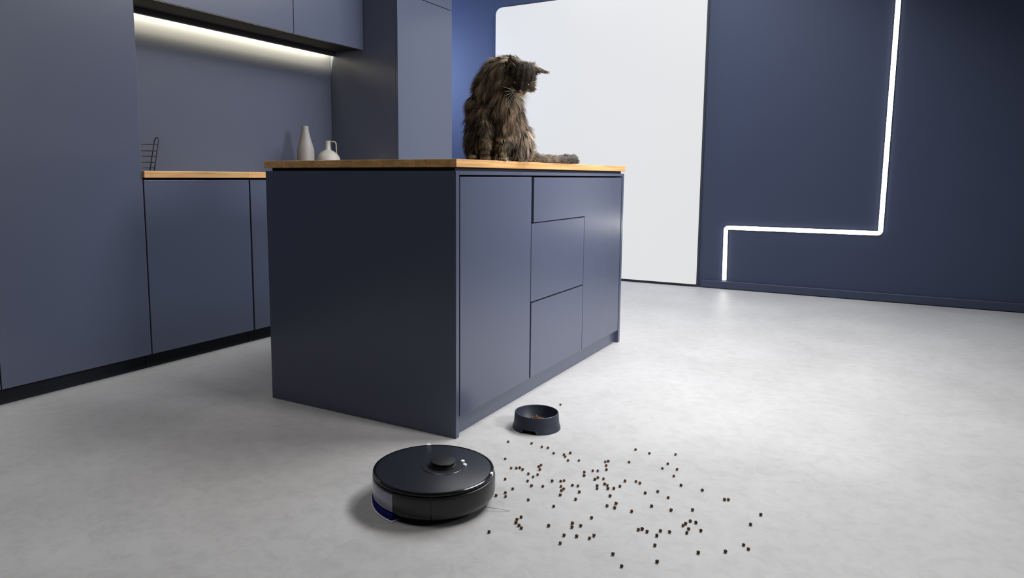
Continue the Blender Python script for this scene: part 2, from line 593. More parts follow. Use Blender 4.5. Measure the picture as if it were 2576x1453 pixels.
# ------------------------------------------------------------------ robot vacuum
RV = (-1.016, 1.508, 0.0)
rv = empty('robot_vacuum', RV, 'round black robot vacuum with raised sensor turret and blue mop, by the island corner', 'robot vacuum', rz=math.radians(45))
D = math.radians
# local +x is the driving direction
autosmooth(from_bm('body', lathe_bm([(0, 0.012), (0.125, 0.009), (0.142, 0.0125), (0.1495, 0.019), (0.1575, 0.03), (0.1575, 0.078), (0.156, 0.083), (0, 0.083)], 96), M['black'], rv))
SIDE = [(0.150, 0.0165), (0.1585, 0.0185), (0.1635, 0.025), (0.1660, 0.036), (0.1660, 0.070), (0.1640, 0.077), (0.1585, 0.0795)]
autosmooth(from_bm('bumper', lathe_bm(SIDE, 72, D(-103), D(103), True), M['black'], rv))
for a0, a1 in ((-139.5, -103.9), (103.9, 139.5)):
    autosmooth(from_bm('side_panel', lathe_bm([(r - 0.0008, z) for r, z in SIDE], 24, D(a0), D(a1), True), M['black'], rv))
tk = autosmooth(from_bm('water_tank', lathe_bm([(0.1585, 0.023), (0.1635, 0.026), (0.1645, 0.032), (0.1640, 0.068), (0.162, 0.072), (0.1585, 0.073)], 40, D(140.5), D(219.5), True), M['tank'], rv))
tk['label'] = 'smoky translucent water tank'
autosmooth(from_bm('rear_rim', lathe_bm([(0.1585, 0.074), (0.1625, 0.0745), (0.1635, 0.077), (0.162, 0.080), (0.1585, 0.0805)], 40, D(140), D(220), True), M['black'], rv))
mp = autosmooth(from_bm('mop_pad', lathe_bm([(0.05, 0.0015), (0.158, 0.0015), (0.1650, 0.006), (0.1650, 0.018), (0.160, 0.0215), (0.05, 0.0215)], 40, D(141), D(219), True), M['mop'], rv))
mp['label'] = 'deep blue mop cloth'
autosmooth(from_bm('mop_plate', lathe_bm([(0.10, 0.0003), (0.1672, 0.0003), (0.1685, 0.0015), (0.1675, 0.0032), (0.1655, 0.0032), (0.10, 0.0011)], 40, D(139), D(221), True), M['clear'], rv))
autosmooth(from_bm('top_rim', lathe_bm([(0.150, 0.0825), (0.1600, 0.0802), (0.1628, 0.0820), (0.1632, 0.0845), (0.1618, 0.0875), (0.1590, 0.0889), (0.1560, 0.0884), (0.150, 0.087)], 96, closed_caps=True), M['gloss'], rv))
autosmooth(from_bm('top_cover', lathe_bm([(0, 0.0835), (0.1548, 0.0835), (0.1550, 0.0875), (0.153, 0.0884), (0, 0.0890)], 96), M['top'], rv))
o = autosmooth(from_bm('turret_ring', lathe_bm([(0.030, 0.0885), (0.057, 0.0885), (0.0575, 0.0897), (0.056, 0.0910), (0.030, 0.0918)], 64, closed_caps=True), M['top'], rv))
o.location = (0.026, 0, 0)
o = autosmooth(from_bm('sensor_turret', lathe_bm([(0, 0.0895), (0.0345, 0.0895), (0.0345, 0.0945), (0.0318, 0.0955), (0.0318, 0.1005), (0.0338, 0.1015), (0.0342, 0.1045), (0.0330, 0.1062), (0.029, 0.1070), (0, 0.1073)], 64), M['turret'], rv))
o.location = (0.026, 0, 0)
for k, dy in enumerate((-0.0125, 0.0125)):
    o = autosmooth(from_bm('button', lathe_bm([(0, 0.0885), (0.0052, 0.0885), (0.0052, 0.0935), (0.0042, 0.0945), (0, 0.0948)], 24), M['button'], rv))
    o.location = (0.0835, dy, 0)
    o['label'] = 'small white control button'
for an in (84, -29):
    o = from_bm('rim_clip', box_bm((-0.003, -0.006, 0.0815), (0.003, 0.006, 0.0912), 0.001), M['button'], rv)
    o.location = (0.1602 * math.cos(D(an)), 0.1602 * math.sin(D(an)), 0)
    o.rotation_euler = (0, 0, D(an))
for sy in (-1, 1):
    o = autosmooth(from_bm('wheel', lathe_bm([(0, -0.011), (0.031, -0.011), (0.034, -0.008), (0.034, 0.008), (0.031, 0.011), (0, 0.011)], 32), M['turret'], rv))
    o.location = (0.0, sy * 0.105, 0.0345)
    o.rotation_euler = (D(90), 0, 0)
for k in range(3):
    an = D(-20 + 120 * k)
    o = tube('side_brush', [(0.105 + 0.01 * math.cos(an), -0.095 + 0.01 * math.sin(an), 0.010), (0.105 + 0.045 * math.cos(an), -0.095 + 0.045 * math.sin(an), 0.006), (0.105 + 0.078 * math.cos(an), -0.095 + 0.078 * math.sin(an), 0.0022)], 0.0007, M['bristle'], rv)

# ------------------------------------------------------------------ pet bowl
BW = (-1.0157, 2.1494, 0.0)
t = empty('pet_bowl', BW, 'dark blue round pet bowl with a notched foot, holding a little kibble', 'bowl')
# flared wall with an arched cut-out near the foot, facing the camera's left
bm = bmesh.new()
NA = 96
prof_o = [(0.0835, 0.0), (0.0830, 0.004), (0.0815, 0.010), (0.0795, 0.016), (0.0780, 0.026), (0.0762, 0.052), (0.0752, 0.0555), (0.0735, 0.0565)]
prof_i = [(0.0722, 0.0555), (0.0710, 0.050), (0.066, 0.020), (0.058, 0.012), (0.03, 0.0105), (0.0, 0.0105)]
prof_u = [(0.0795, 0.0), (0.0755, 0.014), (0.072, 0.016)]
notch_c, notch_w, notch_h = math.radians(-82), math.radians(17), 0.0135


def nz(a, z):
    d = abs((a - notch_c + math.pi) % (2 * math.pi) - math.pi)
    d2 = abs((a - notch_c) % (2 * math.pi) - math.pi)
    d = min(d, d2)
    if d < notch_w:
        return max(z, notch_h)
    return z


prof = list(reversed(prof_u)) + prof_o + prof_i
rings = []
for i in range(NA):
    a = 2 * math.pi * i / NA
    ring = []
    for j, (r, z) in enumerate(prof):
        zz = nz(a, z) if j < len(prof_u) + 4 else z
        ring.append(bm.verts.new((r * math.cos(a), r * math.sin(a), zz)))
    rings.append(ring)
for i in range(NA):
    A, B = rings[i], rings[(i + 1) % NA]
    for j in range(len(prof) - 1):
        bm.faces.new((A[j], B[j], B[j + 1], A[j + 1]))
bmesh.ops.remove_doubles(bm, verts=bm.verts, dist=1e-5)
autosmooth(from_bm('body', bm, M['bowl'], t), 40)
autosmooth(from_bm('underside', lathe_bm([(0, 0.0085), (0.05, 0.0085), (0.0715, 0.0158)], 48), M['bowl'], t))

# ------------------------------------------------------------------ kibble
random.seed(11)


def kibble_mesh(k):
    bm = bmesh.new()
    bmesh.ops.create_icosphere(bm, subdivisions=1, radius=0.0046)
    rnd = random.Random(k)
    for v in bm.verts:
        v.co.x *= 1.05 + rnd.uniform(-.08, .08)
        v.co.y *= 1.0 + rnd.uniform(-.10, .08)
        v.co.z = v.co.z * 0.84 + 0.0046 * 0.84
    me = bpy.data.meshes.new('kibble')
    zs = min(v.co.z for v in bm.verts)
    for v in bm.verts:
        v.co.z -= zs
    bm.to_mesh(me)
    bm.free()
    me.materials.append(M['kibble'])
    for p in me.polygons:
        p.use_smooth = True
    return me


KM = [kibble_mesh(k) for k in range(4)]
SPOTS = [(-1.038,2.408),(-1.032,1.97),(-0.96,1.997),(-0.918,1.986),(-0.898,1.989),(-0.864,1.958),(-0.831,1.964),(-0.822,1.952),(-0.82,1.987),(-0.803,1.929),(-0.774,1.946),(-0.974,1.841),(-0.926,1.789),(-0.912,1.797),(-0.906,1.803),(-0.892,1.797),(-0.86,1.841),(-0.859,1.854),(-0.848,1.823),(-0.864,1.778),(-0.838,1.787),(-0.843,1.767),(-0.844,1.733),(-0.905,1.711),(-0.821,1.711),(-0.792,1.724),(-0.857,1.666),(-0.877,1.606),(-0.863,1.634),(-0.852,1.614),(-0.79,1.628),(-0.784,1.769),(-0.762,1.782),(-0.756,1.789),(-0.748,1.75),(-0.735,1.739),(-0.736,1.726),(-0.728,1.699),(-0.723,1.773),(-0.708,1.777),(-0.69,1.743),(-0.682,1.697),(-0.716,1.629),(-0.728,1.874),(-0.719,1.851),(-0.71,1.896),(-0.697,1.903),(-0.701,1.979),(-0.695,1.987),(-0.689,1.953),(-0.678,1.925),(-0.68,1.858),(-0.683,1.843),(-0.663,1.859),(-0.646,1.827),(-0.64,1.824),(-0.63,1.805),(-0.616,1.814),(-0.662,1.806),(-0.656,1.79),(-0.609,1.764),(-0.606,1.836),(-0.605,1.877),(-0.577,1.89),(-0.564,1.885),(-0.638,2.014),(-0.652,2.12),(-0.605,2.113),(-0.532,2.147),(-0.533,2.062),(-0.538,2.02),(-0.498,2.035),(-0.494,1.983),(-0.46,1.931),(-0.532,1.831),(-0.505,1.858),(-0.47,1.836),(-0.494,1.763),(-0.444,1.767),(-0.396,1.797),(-0.401,1.93),(-0.336,1.902),(-0.327,1.907),(-0.238,1.861),(-0.252,1.793),(-0.53,1.707),(-0.596,1.704),(-0.58,1.729),(-0.575,1.704),(-0.607,1.621),(-0.763,1.531),(-0.766,1.514),(-0.761,1.499),(-0.748,1.49),(-0.737,1.481),(-0.796,1.423),(-0.684,1.527),(-0.638,1.569),(-0.631,1.55),(-0.615,1.568),(-0.632,1.503),(-0.604,1.514),(-0.574,1.522),(-0.569,1.539),(-0.625,1.464),(-0.485,1.623),(-0.479,1.63),(-0.464,1.624),(-0.437,1.645),(-0.438,1.617),(-0.416,1.651),(-0.429,1.57),(-0.386,1.733),(-0.372,1.732),(-0.393,1.713),(-0.396,1.701),(-0.38,1.691),(-0.379,1.669),(-0.352,1.697),(-0.333,1.589),(-0.28,1.627),(-0.249,1.68),(-0.236,1.666),(-0.501,1.482),(-0.404,1.502),(-0.467,1.443)]
pts = [list(q) for q in SPOTS]
for it in range(30):
    for i in range(len(pts)):
        for j in range(i):
            dx, dy = pts[i][0] - pts[j][0], pts[i][1] - pts[j][1]
            d = math.hypot(dx, dy)
            if d < 0.0104:
                k = (0.0106 - d) / 2 / max(d, 1e-6)
                pts[i][0] += dx * k
                pts[i][1] += dy * k
                pts[j][0] -= dx * k
                pts[j][1] -= dy * k
SPECIAL = {0: 'lone kibble pellet on the floor beyond the pet bowl',
           95: 'lone kibble pellet just in front of the robot vacuum, away from the rest',
           83: 'kibble pellet farthest right of the whole scatter on the floor',
           125: 'kibble pellet nearest the bottom edge of the picture'}


def zone(x, y):
    if y > 1.9 and x < -0.75:
        return 'small brown kibble pellet in the thin line just in front of the pet bowl'
    if x < -0.83 and y > 1.55:
        return 'small brown kibble pellet lying close beside the robot vacuum'
    if x > -0.55 and y > 1.75:
        return 'small brown kibble pellet in the sparse far right end of the scatter'
    if x > -0.55:
        return 'small brown kibble pellet in the front right part of the scatter'
    if y < 1.58:
        return 'small brown kibble pellet in the clumps at the front left of the scatter'
    return 'small brown kibble pellet in the dense middle of the scatter'


for i, (x, y) in enumerate(pts):
    o = bpy.data.objects.new('kibble', KM[i % 4])
    C.objects.link(o)
    o.location = (x, y, 0.0)
    o.rotation_euler = (0, 0, random.uniform(0, 6.28))
    s = random.uniform(0.92, 1.06)
    o.scale = (s, s, s)
    tag(o, SPECIAL.get(i) or zone(x, y), 'kibble', 'kibble pellets spilled on the floor')
# the heap in the bowl
LAY = [(0.0107, 0.046), (0.0185, 0.034), (0.0262, 0.020), (0.0338, 0.008)]
for li, (z, rmax) in enumerate(LAY):
    step = 0.0112
    n = int(rmax / step) + 1
    for a in range(-n, n + 1):
        for b in range(-n, n + 1):
            x = (a + 0.5 * (b % 2) + 0.25 * li) * step
            y = (b * 0.87 + 0.3 * (li % 2)) * step
            if math.hypot(x, y) > rmax:
                continue
            o = bpy.data.objects.new('kibble', KM[(a + 2 * b) % 4])
            C.objects.link(o)
            o.location = (BW[0] + x, BW[1] + y, z + random.uniform(0, 0.0006))
            o.rotation_euler = (random.uniform(-.12, .12), random.uniform(-.12, .12), random.uniform(0, 6.28))
            tag(o, 'brown kibble pellet in the small heap inside the dark blue bowl', 'kibble', 'kibble pellets in the bowl')

# ------------------------------------------------------------------ the cat
# local frame: +x to the cat's left as it sits (picture right), +y backwards, z up, origin on the worktop's front edge
cat = empty('cat', (-1.1942, 2.1882, H), 'long-haired brown tabby cat sitting on the island worktop, looking down at the floor', 'cat', rz=YAW)
BLOBS = [
    ('rump', -0.0237, 0.15, 0.1036, 0.08, 0.085, 0.078),
    ('torso', -0.052, 0.12, 0.155, 0.056, 0.075, 0.075),
    ('haunch', -0.0725, 0.085, 0.075, 0.042, 0.065, 0.071),
    ('haunch', 0.0850, 0.205, 0.072, 0.044, 0.065, 0.070),
    ('torso', -0.0350, 0.12, 0.1918, 0.072, 0.08, 0.075),
    ('torso', -0.0190, 0.085, 0.2641, 0.064, 0.07, 0.068),
    ('shoulder', 0.002, 0.045, 0.3085, 0.052, 0.058, 0.048),
    ('neck', 0.0402, -0.0, 0.3155, 0.046, 0.048, 0.04),
    ('chest', 0.0235, 0.035, 0.1977, 0.046, 0.045, 0.066),
    ('torso', 0.060, 0.185, 0.135, 0.036, 0.06, 0.058),
    ('leg', -0.0436, 0.045, 0.1653, 0.03, 0.03, 0.04),
    ('leg', -0.0506, 0.015, 0.1091, 0.021, 0.021, 0.04),
    ('leg', -0.0504, 0.005, 0.0576, 0.018, 0.018, 0.035),
    ('paw', -0.0462, -0.005, 0.0095, 0.019, 0.026, 0.0135),
    ('leg', 0.0102, 0.055, 0.1599, 0.03, 0.03, 0.04),
    ('leg', 0.008, 0.05, 0.1046, 0.02, 0.02, 0.04),
    ('leg', 0.0086, 0.055, 0.0559, 0.017, 0.017, 0.035),
    ('paw', 0.0146, 0.055, 0.0095, 0.018, 0.024, 0.0135),
    ('paw', 0.0724, 0.165, 0.0095, 0.02, 0.03, 0.0135),
    ('paw', -0.0936, 0.02, 0.0095, 0.02, 0.032, 0.0135),
    ('tail', 0.085, 0.265, 0.045, 0.026, 0.026, 0.022),
    ('tail', 0.118, 0.285, 0.0330, 0.020, 0.020, 0.018),
    ('tail', 0.1435, 0.31, 0.0234, 0.018, 0.018, 0.015),
    ('tail', 0.1755, 0.35, 0.0179, 0.017, 0.017, 0.014),
    ('tail', 0.2092, 0.4, 0.0165, 0.018, 0.018, 0.014),
    ('tail', 0.2439, 0.45, 0.0163, 0.018, 0.018, 0.014),
    ('tail', 0.2809, 0.51, 0.0167, 0.019, 0.019, 0.0145),
    ('tail', 0.3156, 0.57, 0.0185, 0.02, 0.02, 0.0165),
    ('tail', 0.3445, 0.63, 0.0190, 0.018, 0.018, 0.016),
]
_t = [b for b in BLOBS if b[0] == 'tail']
BLOBS += [('tail',) + tuple(p[i] + (q[i] - p[i]) * k for i in range(1, 7)) for p, q in zip(_t, _t[1:]) for k in (0.33, 0.67)]
HC = Vector((0.0724, -0.060, 0.2805))
hf = Vector((-0.09, -0.62, -0.78)).normalized()
hl = Vector((0.98, 0.0, -0.19))
hl = (hl - hf * hl.dot(hf)).normalized()
hu = hl.cross(hf)
if hu.z < 0:
    hu = -hu


def HP(l, f, u):
    return HC + hl * l + hf * f + hu * u


HEAD = [('head', 0, 0, 0.004, 0.047, 0.047, 0.043), ('head', 0.022, 0.020, -0.012, 0.027, 0.026, 0.026), ('head', -0.022, 0.020, -0.012, 0.027, 0.026, 0.026),
        ('head', 0.0, 0.034, 0.002, 0.019, 0.025, 0.018), ('muzzle', 0.011, 0.047, -0.015, 0.0155, 0.016, 0.0125), ('muzzle', -0.011, 0.047, -0.015, 0.0155, 0.016, 0.0125),
        ('muzzle', 0.0, 0.050, -0.005, 0.0105, 0.016, 0.0105), ('chin', 0.0, 0.041, -0.030, 0.0145, 0.015, 0.0115)]


def add_blob(bm, mw, seg=20):
    bmesh.ops.create_uvsphere(bm, u_segments=seg, v_segments=seg // 2, radius=1.0, matrix=mw)


bm = bmesh.new()
for n, x, y, z, a, b, c in BLOBS:
    add_blob(bm, Matrix.Translation((x, y, z)) @ Matrix.Diagonal((a, b, c, 1)))
HR = Matrix((hl, hf, hu)).transposed().to_4x4()
ALL = [(n, Vector((x, y, z))) for n, x, y, z, *_ in BLOBS]
for n, l, f, u, a, b, c in HEAD:
    add_blob(bm, Matrix.Translation(HP(l, f, u)) @ HR @ Matrix.Diagonal((a, b, c, 1)))
    ALL.append((n, HP(l, f, u)))
EARS = [(Vector((0.0390, -0.0830, 0.3080)), Vector((0.0325, -0.1010, 0.3440)), Vector((1, -0.30, 0.06)), 0.0235),
        (Vector((0.1040, -0.0700, 0.3060)), Vector((0.1655, -0.0460, 0.2960)), Vector((0.52, -0.15, -0.82)), 0.0185)]
CHIN = [('chin', Vector((0.0605, -0.0850, 0.2185)), (0.0135, 0.0115, 0.0095)), ('head', Vector((0.0640, -0.0720, 0.2340)), (0.025, 0.022, 0.020))]
for n, c_, r_ in CHIN:
    add_blob(bm, Matrix.Translation(c_) @ Matrix.Diagonal((*r_, 1)))
    ALL.append((n, c_))
for eb, et, ew, hw in EARS:
    ax = (et - eb).normalized()
    ew = (ew - ax * ew.dot(ax)).normalized()
    en = ax.cross(ew)
    RM = Matrix((ew, ax, en)).transposed().to_4x4()
    for k in range(9):
        q = k / 8
        add_blob(bm, Matrix.Translation(eb + (et - eb) * q * 0.93) @ RM @ Matrix.Diagonal((hw * (1 - q) ** 0.85 + 0.003, 0.0085 - 0.003 * q, 0.0055 - 0.0012 * q, 1)), 16)
        ALL.append(('ear', eb + (et - eb) * q * 0.93))
for px_, py_, tw in ((-0.0462, -0.005, 0.012), (0.0146, 0.055, 0.0115)):
    for k in (-1.5, -0.5, 0.5, 1.5):
        add_blob(bm, Matrix.Translation((px_ + k * tw * 0.75, py_ - 0.020 + abs(k) * 0.003, 0.0060)) @ Matrix.Diagonal((0.006, 0.010, 0.0075, 1)), 12)
tmp_me = bpy.data.meshes.new('tmp')
bm.to_mesh(tmp_me)
bm.free()
tmp = bpy.data.objects.new('tmp', tmp_me)
C.objects.link(tmp)
md = tmp.modifiers.new('r', 'REMESH')
md.mode = 'VOXEL'
md.voxel_size = 0.0042
md = tmp.modifiers.new('s', 'SMOOTH')
md.factor = 0.5
md.iterations = 6
dg = bpy.context.evaluated_depsgraph_get()
body_me = bpy.data.meshes.new_from_object(tmp.evaluated_get(dg))
bpy.data.objects.remove(tmp)
bpy.data.meshes.remove(tmp_me)
bm = bmesh.new()
bm.from_mesh(body_me)
left, best = set(bm.verts), []
while left:                                  # keep the one outer skin
    st = [left.pop()]
    comp = list(st)
    while st:
        for e in st.pop().link_edges:
            for v in e.verts:
                if v in left:
                    left.discard(v)
                    st.append(v)
                    comp.append(v)
    if len(comp) > len(best):
        best = comp
keep = set(best)
bmesh.ops.delete(bm, geom=[v for v in bm.verts if v not in keep], context='VERTS')
bm.to_mesh(body_me)
bm.free()
body_me.name = 'body'
for p in body_me.polygons:
    p.use_smooth = True

rng = np.random.default_rng(5)


def coat(P, frac):
    """fur colour (linear) at points P (n,3); frac 0 root .. 1 tip"""
    n = len(P)
    x, y, z = P[:, 0], P[:, 1], P[:, 2]
    base = np.tile(np.array([0.060, 0.040, 0.025]), (n, 1))
    # broken tabby bands
    wob = 0.010 * np.sin(37 * x + 21 * z) + 0.008 * np.sin(61 * y - 33 * z)
    band = 0.5 + 0.5 * np.sin((z + 0.55 * y + wob) * 2 * np.pi / 0.052)
    k = np.clip((band - 0.45) * 3, 0, 1)[:, None]
    light = np.array([0.235, 0.165, 0.105])
    dark = np.array([0.022, 0.016, 0.012])
    k = 0.35 + (k - 0.35) * 0.45
    base = dark * (1 - k) + light * k
    # spine and back of the trunk darker, chest ruff warm
    ruff = np.exp(-(((x - 0.035) / 0.050) ** 2 + ((y + 0.01) / 0.05) ** 2 + ((z - 0.215) / 0.065) ** 2))[:, None]
    base = base * (1 - 0.75 * ruff) + np.array([0.19, 0.13, 0.080]) * 0.75 * ruff
    # picture-right haunch: grey-tan, its lit tone painted into the coat
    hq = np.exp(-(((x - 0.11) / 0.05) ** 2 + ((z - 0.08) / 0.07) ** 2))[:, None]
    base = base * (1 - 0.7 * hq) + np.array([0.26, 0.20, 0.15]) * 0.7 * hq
    # shade painted into the picture-left flank, streaky pale mane behind the head
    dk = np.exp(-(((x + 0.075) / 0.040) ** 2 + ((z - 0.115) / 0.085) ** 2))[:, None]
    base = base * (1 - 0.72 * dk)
    mn = np.exp(-(((x + 0.005) / 0.055) ** 2 + ((z - 0.300) / 0.060) ** 2))[:, None]
    base = base * (1 - 0.6 * mn) + np.array([0.205, 0.155, 0.105]) * 0.6 * mn
    gp = np.exp(-(((x - 0.050) / 0.016) ** 2 + ((z - 0.075) / 0.075) ** 2))[:, None]  # shade in the gap between chest and haunch, painted into the coat
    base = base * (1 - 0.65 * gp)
    # legs: fine rings
    lg = ((z < 0.112) & (y < 0.075) & (np.abs(x + 0.02) < 0.06)).astype(float)[:, None]
    ring = np.clip((np.sin(z * 2 * np.pi / 0.026) + 0.2) * 2, 0, 1)[:, None]
    lc = np.array([0.022, 0.016, 0.010]) * (1 - ring) + np.array([0.25, 0.175, 0.09]) * ring
    lw = lg * np.where(x > -0.02, 0.75, 0.38)[:, None]
    base = base * (1 - lw) + lc * lw
    # tail: dark on top, tan below
    tl = ((x > 0.12) & (z < 0.07) & (y > 0.26)).astype(float)[:, None]
    tk_ = np.clip((x - 0.20) / 0.1, 0, 1)[:, None]
    tc_ = np.array([0.115, 0.083, 0.058]) * (1 - tk_) + np.array([0.028, 0.022, 0.017]) * tk_
    base = base * (1 - tl) + tc_ * tl
    # head
    d = P - np.array(HC)
    l_, f_, u_ = d @ np.array(hl), d @ np.array(hf), d @ np.array(hu)
    hd = (np.sqrt(l_ ** 2 + f_ ** 2 + u_ ** 2) < 0.066) & (f_ > -0.02)
    hk = hd.astype(float)[:, None]
    hc = np.tile(np.array([0.015, 0.0115, 0.009]), (n, 1))
    st = np.clip(np.sin(l_ * 2 * np.pi / 0.017 + 0.6) * 1.5 - 0.35, 0, 1)[:, None] * ((u_ > -0.002).astype(float))[:, None]
    hc = hc * (1 - 0.35 * st) + np.array([0.13, 0.095, 0.06]) * 0.35 * st
    ck = np.clip((np.abs(l_) - 0.022) / 0.02, 0, 1)[:, None] * (u_ < 0.012).astype(float)[:, None]
    hc = hc * (1 - 0.6 * ck) + np.array([0.17, 0.125, 0.078]) * 0.6 * ck
    mz = np.clip((f_ - 0.040) / 0.010, 0, 1)[:, None] * (u_ < -0.008).astype(float)[:, None]
    hc = hc * (1 - 0.7 * mz) + np.array([0.22, 0.155, 0.09]) * 0.7 * mz
    cn = np.clip((-u_ - 0.019) / 0.006, 0, 1)[:, None] * (f_ > 0.02).astype(float)[:, None] * (np.abs(l_) < 0.02).astype(float)[:, None]
    hc = hc * (1 - cn) + np.array([0.50, 0.40, 0.27]) * cn
    base = base * (1 - hk) + hc * hk
    dc = P - np.array([0.0605, -0.094, 0.2135])
    cq = np.exp(-((dc[:, 0] / 0.018) ** 2 + (dc[:, 1] / 0.026) ** 2 + (dc[:, 2] / 0.0085) ** 2) * 1.2)[:, None]
    cq = np.clip(cq * 1.3, 0, 0.9)
    base = base * (1 - cq) + np.array([0.40, 0.31, 0.20]) * cq
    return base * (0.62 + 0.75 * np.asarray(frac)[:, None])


def vcol(me, cols):
    at = me.color_attributes.new('coat', 'FLOAT_COLOR', 'POINT')
    at.data.foreach_set('color', np.concatenate([cols, np.ones((len(cols), 1))], 1).astype(np.float32).ravel())


def fur_mat(name, rough, spec):
    m = mat(name, (0.1, 0.1, 0.1), rough, spec)
    n, l, b = nodes(m)
    a = n.new('ShaderNodeAttribute')
    a.attribute_name = 'coat'
    l.new(a.outputs['Color'], b.inputs['Base Color'])
    return m


M['skin'] = fur_mat('cat_skin', 0.9, 0.1)
M['fur'] = fur_mat('cat_fur', 0.62, 0.25)
nv = len(body_me.vertices)
co = np.empty(nv * 3, np.float32)
body_me.vertices.foreach_get('co', co)
co = co.reshape(-1, 3).astype(float)
co[:, 2] = np.maximum(co[:, 2], 0.0004)
body_me.vertices.foreach_set('co', co.astype(np.float32).ravel())
body_me.update()
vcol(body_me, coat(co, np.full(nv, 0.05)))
link('body', body_me, M['skin'], cat)

# --- fur strands: tapered ribbons that follow the lie of the coat
body_me.calc_loop_triangles()
nt = len(body_me.loop_triangles)
tri = np.empty(nt * 3, np.int32)
body_me.loop_triangles.foreach_get('vertices', tri)
tri = tri.reshape(-1, 3)
vn = np.empty(nv * 3, np.float32)
body_me.vertices.foreach_get('normal', vn)
vn = vn.reshape(-1, 3).astype(float)
A_, B_, C_ = co[tri[:, 0]], co[tri[:, 1]], co[tri[:, 2]]
ar = np.linalg.norm(np.cross(B_ - A_, C_ - A_), axis=1)
cenN = np.array([list(p) for n, p in ALL])
kinds = [n for n, p in ALL]
rad = np.array([min(b[4:7]) for b in BLOBS] + [min(h[4:7]) for h in HEAD] + [0.012, 0.020] + [0.010] * (len(ALL) - len(BLOBS) - len(HEAD) - 2))


def strands(N, lo_scale=1.0):
    ti = rng.choice(nt, N, p=ar / ar.sum())
    r1, r2 = np.sqrt(rng.random(N)), rng.random(N)
    w0, w1, w2 = 1 - r1, r1 * (1 - r2), r1 * r2
    P = A_[ti] * w0[:, None] + B_[ti] * w1[:, None] + C_[ti] * w2[:, None]
    Nn = vn[tri[ti, 0]] * w0[:, None] + vn[tri[ti, 1]] * w1[:, None] + vn[tri[ti, 2]] * w2[:, None]
    Nn /= np.linalg.norm(Nn, axis=1)[:, None] + 1e-9
    dist = np.linalg.norm(P[:, None, :] - cenN[None], axis=2) / rad[None]
    kd = np.array(kinds)[np.argmin(dist, axis=1)]
    flow = np.zeros((N, 3))
    flow[:] = (-0.05, 0.25, -1.0)
    leng = np.full(N, 0.030)
    lift = np.full(N, 0.42)
    for nm, fl, ln, lf in (('rump', (-0.1, 0.25, -1), 0.034, 0.40), ('haunch', (0.0, 0.2, -1), 0.030, 0.36), ('torso', (-0.15, 0.25, -1), 0.036, 0.34),
                           ('shoulder', (-0.50, 0.30, -0.75), 0.040, 0.20), ('neck', (-0.55, 0.25, -0.7), 0.036, 0.20), ('chest', (0.12, -0.12, -1), 0.050, 0.34),
                           ('leg', (0, 0.1, -1), 0.013, 0.30), ('paw', (0, -1, -0.3), 0.006, 0.30)):
        m_ = kd == nm
        flow[m_] = fl
        leng[m_] = ln
        lift[m_] = lf
    m_ = kd == 'tail'
    flow[m_] = (0.5, 0.85, -0.05)
    leng[m_] = 0.028
    lift[m_] = 0.40
    er = kd == 'ear'
    mid_x = P[:, 0] > 0.085
    flow[er & ~mid_x] = (-0.15, -0.35, 0.9)
    flow[er & mid_x] = (0.9, 0.35, -0.15)
    leng[er] = 0.010
    lift[er] = 0.16
    hd = np.isin(kd, ('head', 'muzzle', 'chin'))
    nose = np.array(HP(0, 0.062, -0.006))
    v = P - nose
    fl = v / (np.linalg.norm(v, axis=1)[:, None] + 1e-9)
    flow[hd] = fl[hd]
    dn = np.linalg.norm(v, axis=1)
    leng[hd] = np.clip(0.003 + (dn[hd] - 0.02) * 0.22, 0.003, 0.015)
    lift[hd] = 0.17
    chn = kd == 'chin'
    leng[chn] = 0.011
    # cheek ruffs and the bib under the chin
    d = P - np.array(HC)
    l_, f_, u_ = d @ np.array(hl), d @ np.array(hf), d @ np.array(hu)
    ck = hd & (np.abs(l_) > 0.030) & (u_ < 0.018)
    leng[ck] = 0.020
    flow[ck] += np.array((0, 0, -0.7))
    # legs' upper part longer, none below the worktop
    up = (kd == 'leg') & (P[:, 2] > 0.12)
    leng[up] = 0.034
    flow /= np.linalg.norm(flow, axis=1)[:, None]
    T = flow - Nn * (flow * Nn).sum(1)[:, None]
    T /= np.linalg.norm(T, axis=1)[:, None] + 1e-6
    # locks: strands in the same cell lean the same way
    cell = np.floor(P / 0.013).astype(int)
    h = (cell[:, 0] * 73856093 ^ cell[:, 1] * 19349663 ^ cell[:, 2] * 83492791) & 1023
    tab = rng.normal(0, 1, (1024, 3))
    amp = np.where(hd | er | (kd == 'paw'), 0.10, 0.24)[:, None]
    Dv = T + Nn * lift[:, None] + tab[h] * amp + rng.normal(0, 0.08, (N, 3))
    Dv /= np.linalg.norm(Dv, axis=1)[:, None]
    L = leng * rng.uniform(0.65, 1.25, N)
    sag = np.where(hd, 0.0, 1.0)[:, None] * np.array([0, 0, -1.0])
    pts = []
    for q in (0.0, 0.36, 0.7, 1.0):
        Q = P + Dv * (L * q)[:, None] + sag * (L * 0.30 * q * q)[:, None] - Nn * 0.0015 * (q == 0)
        Q[:, 2] = np.maximum(Q[:, 2], 0.0012 + 0.002 * q)
        pts.append(Q)
    W = np.cross(Dv, Nn + rng.normal(0, 0.35, (N, 3)))
    W /= np.linalg.norm(W, axis=1)[:, None] + 1e-9
    wd = np.where(hd, 0.00050, 0.00068) * rng.uniform(0.8, 1.3, N)
    V = np.empty((N, 7, 3))
    for i, (q, ww) in enumerate(((0, 1.0), (1, 0.9), (2, 0.6))):
        V[:, 2 * i] = pts[q] - W * (wd * ww)[:, None]
        V[:, 2 * i + 1] = pts[q] + W * (wd * ww)[:, None]
    V[:, 6] = pts[3]
    sg = np.where(hd | er, 0.22, 0.42)
    lockc = np.exp(rng.normal(0, 1, 1024)[h] * sg - 0.06) * np.exp(rng.normal(0, 0.22, N))
